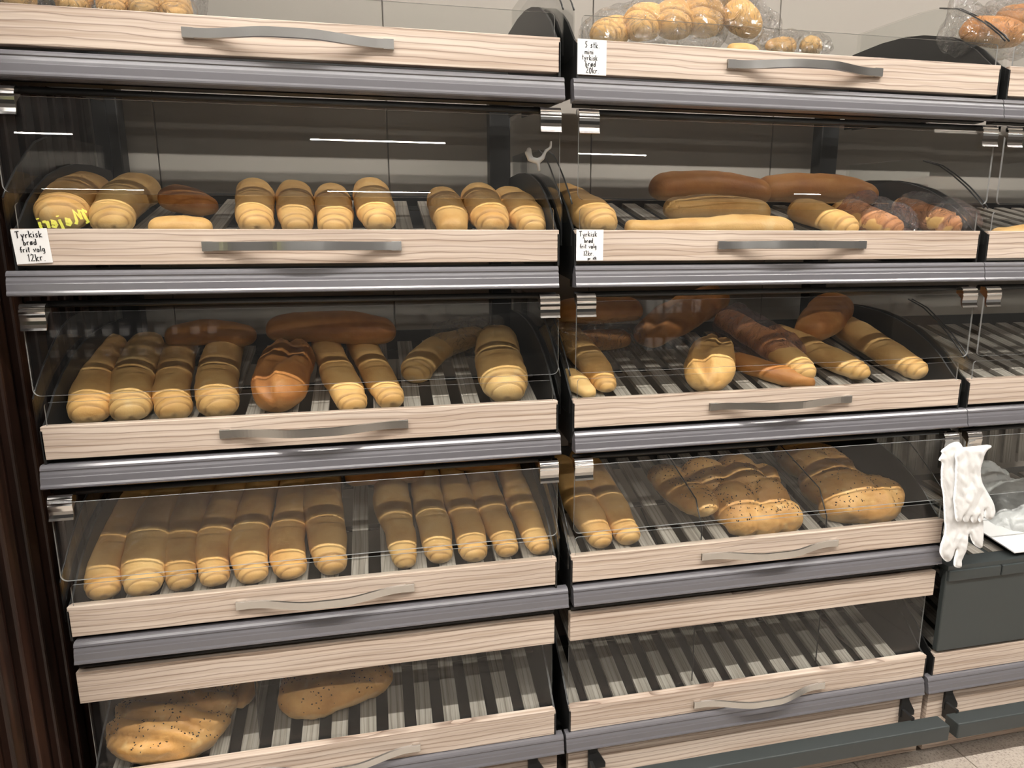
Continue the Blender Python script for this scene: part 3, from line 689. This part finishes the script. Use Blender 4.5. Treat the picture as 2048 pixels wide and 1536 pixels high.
# ------------------------------------------------------------------ bagged rolls on the top trays
def bag(name, parts, label, mat='film', seed=0, voxel=.009, amp=.012, tail=None):
    V, F = join(*parts)
    c = Vector((sum(v[0] for v in V)/len(V), sum(v[1] for v in V)/len(V), min(v[2] for v in V)))
    o = mk(name, (V, F), mat, loc=c, smooth=True)
    rm = o.modifiers.new('remesh', 'REMESH'); rm.mode = 'VOXEL'; rm.voxel_size = voxel
    sm = o.modifiers.new('smooth', 'SMOOTH'); sm.iterations = 6
    dg = bpy.context.evaluated_depsgraph_get(); dg.update(); me = bpy.data.meshes.new_from_object(o.evaluated_get(dg))
    o.modifiers.clear(); o.data = me
    for v in me.vertices:
        q = (v.co+c)*26+Vector((seed, seed*.3, 0))
        k = abs(noise.noise(q))*amp+abs(noise.noise(q*2.3))*amp*.4-amp*.2
        v.co += v.normal*k
    for p in me.polygons: p.use_smooth = True
    me.update(); tag(o, label, 'bag', 'clear plastic bread bags'); return o
def roll(a, b, wa, wb, label, mat='bread', **kw):
    """a, b = (u, v, y) pixel of both ends at depth y"""
    A, B = ony(*a), ony(*b); m = (A+B)/2
    R = [world_w(wa, A)/2*.92, world_w((wa+wb)/2*1.08, m)/2, world_w(wb, B)/2*.92]
    return add_loaf([A, m, B], R, label, mat, name='bread_roll', up=Vector((0, -.5, .86)) , **kw), (A, B, max(R))
def capsule(A, B, r): return join(*[ellipsoid(A.lerp(B, f), (r, r, r), 12, 8) for f in (0, .25, .5, .75, 1)])
caps = []
for k, (a, b, wa, wb) in enumerate([((1203, 72, .10), (1240, 58, .2), 70, 66), ((1275, 62, .10), (1298, 30, .19), 76, 74), ((1342, 64, .10), (1350, 18, .19), 78, 76), ((1408, 60, .10), (1404, 8, .19), 80, 78)]):
    o, c = roll(a, b, wa, wb, 'mini roll in the big clear bag, %s from the left beside the price sign' % ORD[k]); caps.append(c)
bag('bread_bag', [capsule(A, B, r+.006) for A, B, r in caps], 'big clear bag of mini rolls right of the twenty kroner sign', seed=2)
o, c1 = roll((1448, 18, .12), (1516, 66, .12), 84, 70, 'mini roll slanting down at the right of the big bag', curl=False)
o, c2 = roll((1428, -14, .2), (1480, -10, .2), 66, 60, 'mini roll at the top of the slanting bag', curl=False)
bag('bread_bag', [capsule(A, B, r+.006) for A, B, r in (c1, c2)], 'clear bag slanting down beside the big bag of rolls', seed=5)
o, c1 = roll((1455, 100, .07), (1515, 104, .07), 30, 30, 'mini roll low under the slanting bag', 'bread_pale', curl=False)
o, c2 = roll((1588, 92, .07), (1532, 94, .07), 46, 40, 'mini roll with a curled end right of the slanting bag')
o, c3 = roll((1640, 94, .07), (1602, 93, .07), 42, 38, 'mini roll at the end of the low bag', 'bread_pale')
bag('bread_bag', [capsule(A, B, r+.005) for A, B, r in (c2, c3)], 'small clear bag of two rolls behind the chrome handle', seed=8)
o, c1 = roll((1930, 62, .10), (2040, 70, .10), 74, 70, 'bagged brown roll at the top right corner', 'bread_brown', curl=False)
o, c2 = roll((2000, 40, .16), (2100, 44, .16), 70, 70, 'bagged roll behind the brown roll at the top right corner', 'bread_brown', curl=False)
T_ = ony(1925, -20, .13)
bag('bread_bag', [capsule(A, B, r+.008) for A, B, r in (c1, c2)]+[ellipsoid(c1[0].lerp(T_, f), (.035, .02, .03), 12, 8) for f in (.3, .6, .9)], 'clear bag of brown rolls with gathered top at the right corner', seed=11)
caps = []
for k, (a, b, wa, wb) in enumerate([((30, 8, .06), (30, -25, .16), 70, 70), ((146, 18, .06), (146, -20, .16), 62, 62), ((225, 26, .06), (225, -10, .16), 54, 54), ((292, 30, .06), (290, -5, .16), 58, 58), ((352, 33, .06), (348, 0, .16), 60, 60)]):
    o, c = roll(a, b, wa, wb, 'bagged mini roll, %s from the left on the top left tray' % ORD[k]); caps.append(c)
for k, (a, b) in enumerate([((80, -28, .12), (180, -20, .12)), ((210, -22, .12), (300, -14, .12)), ((320, -8, .13), (372, 2, .13))]):
    o, c = roll(a, b, 66, 62, 'bagged roll lying on the row of mini rolls, %s from the left' % ORD[k], 'bread_brown', curl=False); caps.append(c)
bag('bread_bag', [capsule(A, B, r+.007) for A, B, r in caps], 'clear bag of mini rolls at the top left corner', seed=15)
# bags over loaves
A, B = tray_pt(1125, 690, 2, .03), tray_pt(1255, 678, 2, .03)
bag('bread_bag', [capsule(A, B, .056)], 'shiny crumpled bag around the seeded loaf at the rear left', seed=19, amp=.016)
A, B = ony(1790, 425, .08), ony(1720, 405, .17); C_, D_ = ony(1915, 428, .08), ony(1835, 405, .18)
A.z, B.z = slat_z(1, A.y)+.03, slat_z(1, B.y)+.035; C_.z, D_.z = slat_z(1, C_.y)+.03, slat_z(1, D_.y)+.035
bag('bread_bag', [capsule(A, B, .050)], 'pinkish bag around the last but one loaf of the second middle tray', 'pinkfilm', seed=23)
bag('bread_bag', [capsule(C_, D_, .052)], 'pinkish bag around the last loaf of the second middle tray', 'pinkfilm', seed=27)
A, B = tray_pt(1560, 705, 2, .035), tray_pt(1470, 650, 2, .035)
bag('bread_bag', [capsule(A, B, .058)], 'bag with a pink reflection in its tint around the left one of three loaves', 'pinkfilm', seed=31)  # pink of a reflection put into the tint of this film
A, B = tray_pt(900, 680, 2, .035), tray_pt(975, 668, 2, .035)
bag('bread_bag', [capsule(A, B, .050)], 'glittering crumpled bag over the askew loaf', seed=33, amp=.016)

# ------------------------------------------------------------------ handwritten signs
def circ(cx, cy, rx, ry, a0=0, a1=360, n=12): return [(cx+rx*math.cos(math.radians(a0+(a1-a0)*i/n)), cy+ry*math.sin(math.radians(a0+(a1-a0)*i/n))) for i in range(n+1)]
GL = {'T': (.62, [[(0, .93), (.6, .97)], [(.3, .95), (.27, .02)]]), 'y': (.45, [[(0, .5), (.17, .12)], [(.42, .54), (.05, -.36)]]),
 'r': (.36, [[(0, .5), (.05, 0)], [(.04, .33), (.15, .5), (.32, .47)]]), 'k': (.42, [[(0, .95), (.03, 0)], [(.36, .55), (.05, .26), (.4, 0)]]),
 'i': (.16, [[(.04, .5), (.06, 0)], [(.05, .72), (.06, .78)]]), 's': (.36, [[(.32, .5), (.1, .48), (.06, .34), (.28, .2), (.26, .05), (0, .02)]]),
 'b': (.42, [[(.03, 1), (.03, 0)], [(.03, .35), (.2, .48), (.36, .3), (.3, .06), (.03, .03)]]), 'ø': (.46, [circ(.2, .25, .19, .24), [(.0, -.05), (.42, .58)]]),
 'd': (.46, [circ(.17, .25, .17, .24), [(.36, 1), (.36, 0)]]), 'f': (.34, [[(.34, .95), (.2, .95), (.14, .75), (.12, 0)], [(0, .5), (.3, .52)]]),
 't': (.32, [[(.14, .9), (.12, .1), (.26, .02)], [(0, .56), (.3, .58)]]), 'v': (.42, [[(0, .5), (.16, .02), (.4, .55)]]),
 'a': (.44, [circ(.17, .25, .17, .24), [(.36, .5), (.36, .1), (.42, .02)]]), 'l': (.16, [[(.08, 1), (.05, 0)]]),
 'g': (.42, [circ(.18, .27, .17, .22), [(.36, .5), (.34, -.3), (.1, -.36)]]), '1': (.2, [[(0, .8), (.12, .95), (.1, 0)]]),
 '2': (.46, [[(.02, .75), (.15, .95), (.36, .85), (.3, .5), (0, .03), (.44, .05)]]), '.': (.14, [[(.05, .0), (.07, .04)]]),
 'm': (.6, [[(0, .5), (.02, 0)], [(.02, .35), (.15, .5), (.26, .4), (.27, 0)], [(.27, .35), (.42, .5), (.52, .4), (.54, 0)]]),
 'n': (.4, [[(0, .5), (.02, 0)], [(.02, .35), (.2, .5), (.33, .38), (.34, 0)]]), '5': (.42, [[(.4, .95), (.08, .93), (.05, .55), (.28, .55), (.36, .3), (.22, .02), (0, .06)]]),
 '0': (.48, [circ(.2, .45, .19, .45)]), 'p': (.42, [[(0, .5), (.03, -.38)], [(.02, .38), (.2, .5), (.36, .3), (.25, .05), (.03, .08)]]), ' ': (.3, []),
 'M': (.95, [[(-.2, .75), (0, .95), (.06, .7), (-.06, .05), (.1, .0)], [(.08, .85), (.3, 1.0), (.32, .3)], [(.32, .35), (.66, 1.0), (.7, .2), (.85, .02)]]),
 'e': (.42, [[(.02, .22), (.32, .3), (.26, .5), (.08, .42), (.04, .15), (.18, 0), (.38, .1)]]), 'j': (.26, [[(.16, .5), (.12, -.25), (-.06, -.36)], [(.17, .72), (.18, .78)]])}
def text_strokes(s, x, z, h, jit=0.0, rnd=None):
    out = []
    for ch in s:
        wd, st = GL[ch]; dz = rnd.uniform(-1, 1)*jit*h if rnd else 0; kx = rnd.uniform(.92, 1.08) if rnd else 1
        for l in st: out.append([(x+px*h*.92*kx, z+pz*h+dz) for px, pz in l])
        x += (wd+.17)*h*.92
    return out, x
def text_w(s, h): return sum((GL[c][0]+.13)*h*.8 for c in s)
def sign(cx, z1, wd, ht, lines, label, rot=0.0, y=-.0012, seed=1):
    e = empty('price_sign', (cx, y, z1-ht), label, 'sign', 'handwritten paper price signs')
    rnd = random.Random(seed)
    c, s = math.cos(rot), math.sin(rot)
    def R(x, z): return (cx+(x-cx)*c-(z-z1)*s, z1+(x-cx)*s+(z-z1)*c)
    mk('paper', prism_y([R(cx-wd/2, z1-ht), R(cx+wd/2, z1-ht), R(cx+wd/2, z1), R(cx-wd/2, z1)], y-.0006, y), 'paper', e)
    P = []
    for (tx, fx, fz, h) in lines:
        w_ = text_w(tx, h*ht); st, _ = text_strokes(tx, cx-wd/2+fx*wd, z1-fz*ht, h*ht, .05, rnd)
        for l in st: P.append(tube([(R(x, z)[0], y-.0007, R(x, z)[1]) for x, z in l], .0008, 5))
    mk('lettering', join(*P), 'ink', e)
sign(-.953, 1.2425+ZO, .0545, .0570, [('Tyrkisk', .11, .25, .20), ('brød', .29, .46, .17), ('frit valg', .16, .67, .165), ('12kr.', .34, .93, .215)], 'handwritten sign on the left end of the second left tray, twelve kroner', rot=.05, seed=4)
sign(.0305, 1.5905+ZO, .0570, .0620, [('5 stk.', .26, .23, .175), ('mini', .25, .42, .16), ('tyrkisk', .16, .585, .15), ('brød', .28, .76, .16), ('20kr.', .30, .955, .175)], 'handwritten sign for five mini rolls, twenty kroner, on the top middle tray', seed=7)
sign(.0320, 1.2435+ZO, .0560, .0600, [('Tyrkisk', .10, .22, .175), ('brød', .30, .42, .145), ('frit valg', .13, .60, .145), ('12kr.', .28, .84, .165), ('pr. stk', .44, .965, .095)], 'handwritten sign at the left end of the second middle tray, twelve kroner each', seed=9)

# ------------------------------------------------------------------ white gloves hanging on the right clips
def blob_mesh(name, parts, mat, label, cat, squash=None, voxel=.0045, amp=.003, seed=0, iters=6, group=None):
    V, F = join(*parts); c = Vector((sum(v[0] for v in V)/len(V), sum(v[1] for v in V)/len(V), min(v[2] for v in V)))
    o = mk(name, (V, F), mat, loc=c, smooth=True)
    rm = o.modifiers.new('remesh', 'REMESH'); rm.mode = 'VOXEL'; rm.voxel_size = voxel
    sm = o.modifiers.new('smooth', 'SMOOTH'); sm.iterations = iters
    dg = bpy.context.evaluated_depsgraph_get(); dg.update(); me = bpy.data.meshes.new_from_object(o.evaluated_get(dg))
    o.modifiers.clear(); o.data = me
    for v in me.vertices:
        q = (v.co+c)*30+Vector((seed, 0, seed)); v.co += v.normal*(noise.noise(q)*amp+abs(noise.noise(q*2.2))*amp*.6)
    for p in me.polygons: p.use_smooth = True
    me.update(); tag(o, label, cat, group); return o
def gp(u, v, y=-.032): return ony(u, v, y)
def limb(pts, y=-.032, flat=.38):
    """pts (u, v, width px): flattened chain"""
    out = []
    for (a, b) in zip(pts[:-1], pts[1:]):
        for f in (0, .2, .4, .6, .8, 1):
            u, v, wd = [a[i]+(b[i]-a[i])*f for i in range(3)]; p = gp(u, v, y); r = world_w(wd, p)/2
            out.append(ellipsoid(p, (r, max(.005, r*flat), r), 12, 8))
    return join(*out)
from mathutils.geometry import delaunay_2d_cdt
def glove(zpts, y, label, seed, thick, group):
    """thin plastic glove from its outline (photo crop units), a puffed closed sheet with creases"""
    pts = [ony(1840+a*.1953, 860+b*.1953, y) for a, b in zpts]
    out = [Vector((p.x, p.z)) for p in pts]; n = len(out)
    poly = []
    for i in range(n):                                   # rounded outline
        a, b, c, d = out[i-1], out[i], out[(i+1) % n], out[(i+2) % n]
        for t in (0, .34, .67): poly.append(.5*((2*b)+(c-a)*t+(2*a-5*b+4*c-d)*t*t+(3*b-a-3*c+d)*t**3))
    m = len(poly)
    def dist(q): 
        best = 9
        for i in range(m):
            a, b = poly[i], poly[(i+1) % m]; ab = b-a; t = max(0, min(1, (q-a).dot(ab)/max(1e-12, ab.length_squared))); best = min(best, (q-a-ab*t).length)
        return best
    def inside(q):
        c = False
        for i in range(m):
            a, b = poly[i], poly[(i+1) % m]
            if (a.y > q.y) != (b.y > q.y) and q.x < (b.x-a.x)*(q.y-a.y)/(b.y-a.y)+a.x: c = not c
        return c
    x0_, x1_ = min(p.x for p in poly), max(p.x for p in poly); z0_, z1_ = min(p.y for p in poly), max(p.y for p in poly)
    st = .0036; inner = []
    for i in range(int((x1_-x0_)/st)+1):
        for j in range(int((z1_-z0_)/st)+1):
            q = Vector((x0_+st*(i+.5*(j % 2)), z0_+st*j))
            if inside(q) and dist(q) > st*.6: inner.append(q)
    vv, ee, ff, *_ = delaunay_2d_cdt(poly+inner, [(i, (i+1) % m) for i in range(m)], [], 1, 1e-6)
    V, F = [], []; k = len(vv)
    D = [dist(q) for q in vv]
    def crease(q):
        a = noise.noise(Vector((q.x*38, q.y*16, seed)))*.0045+noise.noise(Vector((q.x*90, q.y*50, seed+5)))*.0022
        return a-abs(noise.noise(Vector((q.x*60+q.y*25, q.y*30, seed+9))))*.004
    for sgn in (-1, 1):
        for q, d in zip(vv, D):
            f = min(1, d/.012); h = thick*math.sqrt(max(0, 1-(1-f)**2))
            V.append((q.x, y+sgn*h+crease(q)*f, q.y))
    F = [tuple(t) for t in ff]+[tuple(i+k for i in reversed(t)) for t in ff]
    be = set()
    for t in ff:
        for i in range(len(t)):
            e_ = (t[i], t[(i+1) % len(t)])
            if (e_[1], e_[0]) in be: be.remove((e_[1], e_[0]))
            else: be.add(e_)
    F += [(b_, a_, a_+k, b_+k) for a_, b_ in be]
    o = mk('plastic_glove', (V, F), 'glove', loc=((x0_+x1_)/2, y, z0_), smooth=True); tag(o, label, 'glove', group); return o
glove([(380, 210), (430, 178), (560, 165), (690, 150), (738, 172), (690, 205), (655, 260), (630, 350), (620, 440), (640, 540), (700, 650), (750, 740), (768, 820), (745, 895), (700, 920), (658, 885), (652, 810), (648, 900), (625, 945),
       (598, 930), (588, 880), (575, 935), (545, 950), (520, 925), (512, 880), (498, 930), (465, 945), (440, 920), (432, 880), (420, 925), (385, 940), (360, 900), (350, 800), (340, 700), (355, 560), (360, 420), (365, 330), (355, 260)], -.037,
      'white disposable glove with thumb at right, hanging from the chrome clips', 3, .006, 'white gloves on the clips')
glove([(190, 305), (225, 240), (210, 215), (265, 170), (330, 130), (400, 125), (440, 180), (470, 300), (520, 500), (600, 800), (645, 930), (648, 1100), (630, 1205), (580, 1195), (535, 1150), (500, 1060), (490, 1120), (478, 1200), (460, 1260), (430, 1330), (428, 1390), (400, 1412),
       (350, 1395), (345, 1330), (372, 1230), (360, 1220), (330, 1300), (290, 1350), (245, 1330), (205, 1270), (200, 1220), (215, 1150), (240, 1080), (252, 1000), (245, 900), (240, 780), (232, 650), (215, 560), (213, 420), (220, 330)], -.026,
      'crumpled white disposable glove hanging below and behind the other glove', 9, .005, 'white gloves on the clips')
# torn white film on the left of the gap
blob_mesh('torn_film', [limb([(1052, 305, 5), (1060, 318, 10), (1075, 322, 12), (1085, 316, 8), (1092, 300, 5)], .10, .5), limb([(1092, 302, 6), (1101, 295, 5), (1102, 284, 4)], .10, .5), limb([(1076, 322, 8), (1078, 340, 6)], .10, .5), limb([(1058, 300, 10), (1062, 316, 8)], .10, .5)],
          'glove', 'scrap of torn white film stuck on the clear side panel', 'scrap', voxel=.0016, amp=.0015, seed=2, iters=2)

# ------------------------------------------------------------------ white bags and dark box in the right rack
x0, x1 = BAYX[2]
zb = ony(1960, 1125, -.004).z
e = empty('bag_bin', ((x0+x1)/2, .2, zb-.2), 'dark grey bin with a ribbed rim under the white bags', 'bin')
bevel(mk('dark_interior_sheet', box(x0+.002, x1, -.004, .012, .30, zb-.012), 'greybar', e), .003)  # opaque dark sheet standing in for the dark interior behind a glass door
for k in range(6): bevel(mk('rim_plate', box(x0+.004+.160*k, x0+.160+.160*k, -.010, .02, zb-.040, zb-.012), 'greybar', e), .002)
mk('rim', box(x0+.002, x1, -.006, .04, zb-.012, zb), 'greybar', e)
mk('floor_panel', prism_x([(.04, zb-.012), (.48, zb+.05), (.48, zb+.04), (.04, zb-.03)], x0+.002, x1), 'greybar', e)
for k in range(15):
    o = bpy.data.objects.new('slat', slat_me); COL.objects.link(o); o.parent = e
    o.location = Vector((x0+.004+.0622*k, .045, zb-.002))-ROOT[e.name]; o.rotation_euler = (math.radians(9), 0, 0)
for k in range(15):
    o = bpy.data.objects.new('back_slat', slat_me); COL.objects.link(o); o.parent = e
    o.location = Vector((x0+.004+.0622*k, .475, zb+.07))-ROOT[e.name]; o.rotation_euler = (math.radians(88), 0, 0)
def crumple(parts, label, seed, mat='bagwhite', amp=.016):
    return blob_mesh('plastic_bag', parts, mat, label, 'bag', voxel=.007, amp=amp, seed=seed, iters=3, group='white carrier bags in the bin')
q = ony(2010, 1040, .16); crumple([ellipsoid(q, (.09, .10, .05), 20, 12), ellipsoid(q+Vector((.09, .02, .03)), (.10, .09, .07), 20, 12), ellipsoid(q+Vector((.03, .12, .06)), (.10, .06, .07), 20, 12)], 'crumpled white carrier bag behind the gloves at the right edge', 5)
q = ony(2030, 1090, .07); o = mk('paper_sheet', prism_x([(q.y-.07, zb+.012), (q.y+.10, zb+.040), (q.y+.10, zb+.043), (q.y-.07, zb+.015)], q.x-.085, q.x+.2), 'paper', loc=(q.x, q.y, zb+.01)); tag(o, 'white paper stack lying on the rim of the bin', 'paper')

# ------------------------------------------------------------------ yellow neon sign across the store, seen mirrored in the lip
hp = ony(124, 440, .0035); d = ray(124, 440); d = Vector((d.x, -d.y, d.z)); npos = hp+d*((-7.5-hp.y)/d.y)
st, xe = text_strokes('Mejeri', 0, 0, .155)
e = empty('neon_sign', (npos.x, -7.5, npos.z-.2), 'yellow neon script sign on the far side of the store', 'sign')
P = [tube([(npos.x-(x-xe/2)*1.05-.25*z, -7.5, npos.z-.07+z-(x-xe/2)*.16) for x, z in l], .016, 6) for l in st]
mk('neon_lettering', join(*P), 'neon', e)
mk('backing_board', box(npos.x-.75, npos.x+.75, -7.56, -7.53, npos.z-.35, npos.z+.35), 'black', e)
for x in (-.6, .6): mk('hanger', tube([(npos.x+x, -7.545, npos.z+.35), (npos.x+x, -7.545, 4.8)], .006), 'black', e)

# ------------------------------------------------------------------ dark grocery shelf across the aisle, mirrored faintly in the flaps
def mirror(u, v, Y):
    h = ony(u, v, -.0095); d = ray(u, v); return h+Vector((d.x, -d.y, d.z))*((Y-h.y)/-d.y)
YS = -3.0
e = empty('grocery_shelf', (-.2, YS-.25, 0), 'dark grocery shelf standing across the aisle behind the photographer', 'shelf')
mk('back_board', box(-3.2, 3.4, YS-.36, YS-.34, 0, 1.36), 'black', e)
for x in (-3.2, -1.55, .1, 1.75, 3.4): mk('upright', box(x-.02, x+.02, YS-.34, YS+.02, 0, 1.36), 'black', e)
levels = [mirror(1350, 626, YS-.02).z, mirror(1350, 700, YS-.02).z]
for z in levels: mk('shelf_board', box(.12, 3.38, YS-.34, YS, z-.022, z-.001), 'dark', e)
zj = [mirror(160, 678, YS-.05).z, mirror(160, 718, YS-.05).z]
for z in zj+[.25]: mk('shelf_board', box(-3.18, .08, YS-.34, YS, z-.012, z-.001), 'dark', e)
carton_me = None
for (us, v0, v1) in (((1304, 1320, 1341, 1359, 1380, 1396), 601, 626), ((1300, 1319, 1341, 1358, 1378, 1396), 671, 700)):
    zl = mirror(1350, v1, YS-.02).z
    for k, u in enumerate(us):
        p = mirror(u, v1, YS-.02)
        o = bevel(mk('carton', box(p.x-.022, p.x+.022, YS-.07, YS-.02, zl, zl+.088), 'paper', loc=(p.x, YS-.045, zl)), .002)
        tag(o, 'small white carton, %s from the left in the %s row across the aisle' % (ORD[k], 'upper' if v0 == 601 else 'lower'), 'carton', 'white cartons across the aisle')
for z, n0 in ((zj[0], 0), (zj[1], 1)):
    for k in range(10):
        p = mirror(112+35*k, 678 if n0 == 0 else 718, YS-.05); r_ = .034
        ring = [(0, 0), (r_*.95, 0), (r_, .006), (r_, .065), (r_*.8, .075), (r_*.8, .079)]
        e2 = empty('preserve_jar', (p.x, YS-.06, z), 'small glass jar, %s from the left in the %s row across the aisle' % (ORD[k], ('upper', 'lower')[n0]), 'jar', 'jars across the aisle')
        V = [(p.x+a*math.cos(t*.5236), YS-.06+a*math.sin(t*.5236), z+b) for a, b in ring for t in range(12)]
        F = [(i*12+t, i*12+(t+1) % 12, (i+1)*12+(t+1) % 12, (i+1)*12+t) for i in range(len(ring)-1) for t in range(12)]
        mk('jar_body', (V, F), 'rail', e2, smooth=True)
        V = [(p.x+a*math.cos(t*.5236), YS-.06+a*math.sin(t*.5236), z+b) for a, b in ((r_*.9, .079), (r_*.9, .092), (0, .093)) for t in range(12)]
        F = [(i*12+t, i*12+(t+1) % 12, (i+1)*12+(t+1) % 12, (i+1)*12+t) for i in range(2) for t in range(12)]
        mk('jar_lid', (V, F), 'chrome', e2)
        V = [(p.x+(r_+.0008)*math.cos(math.radians(a)), YS-.06+(r_+.0008)*math.sin(math.radians(a)), z+b) for b in (.015, .058) for a in range(40, 141, 10)]
        mk('jar_label', (V, [(t, t+1, 12+t, 11+t) for t in range(10)]), 'paper', e2)
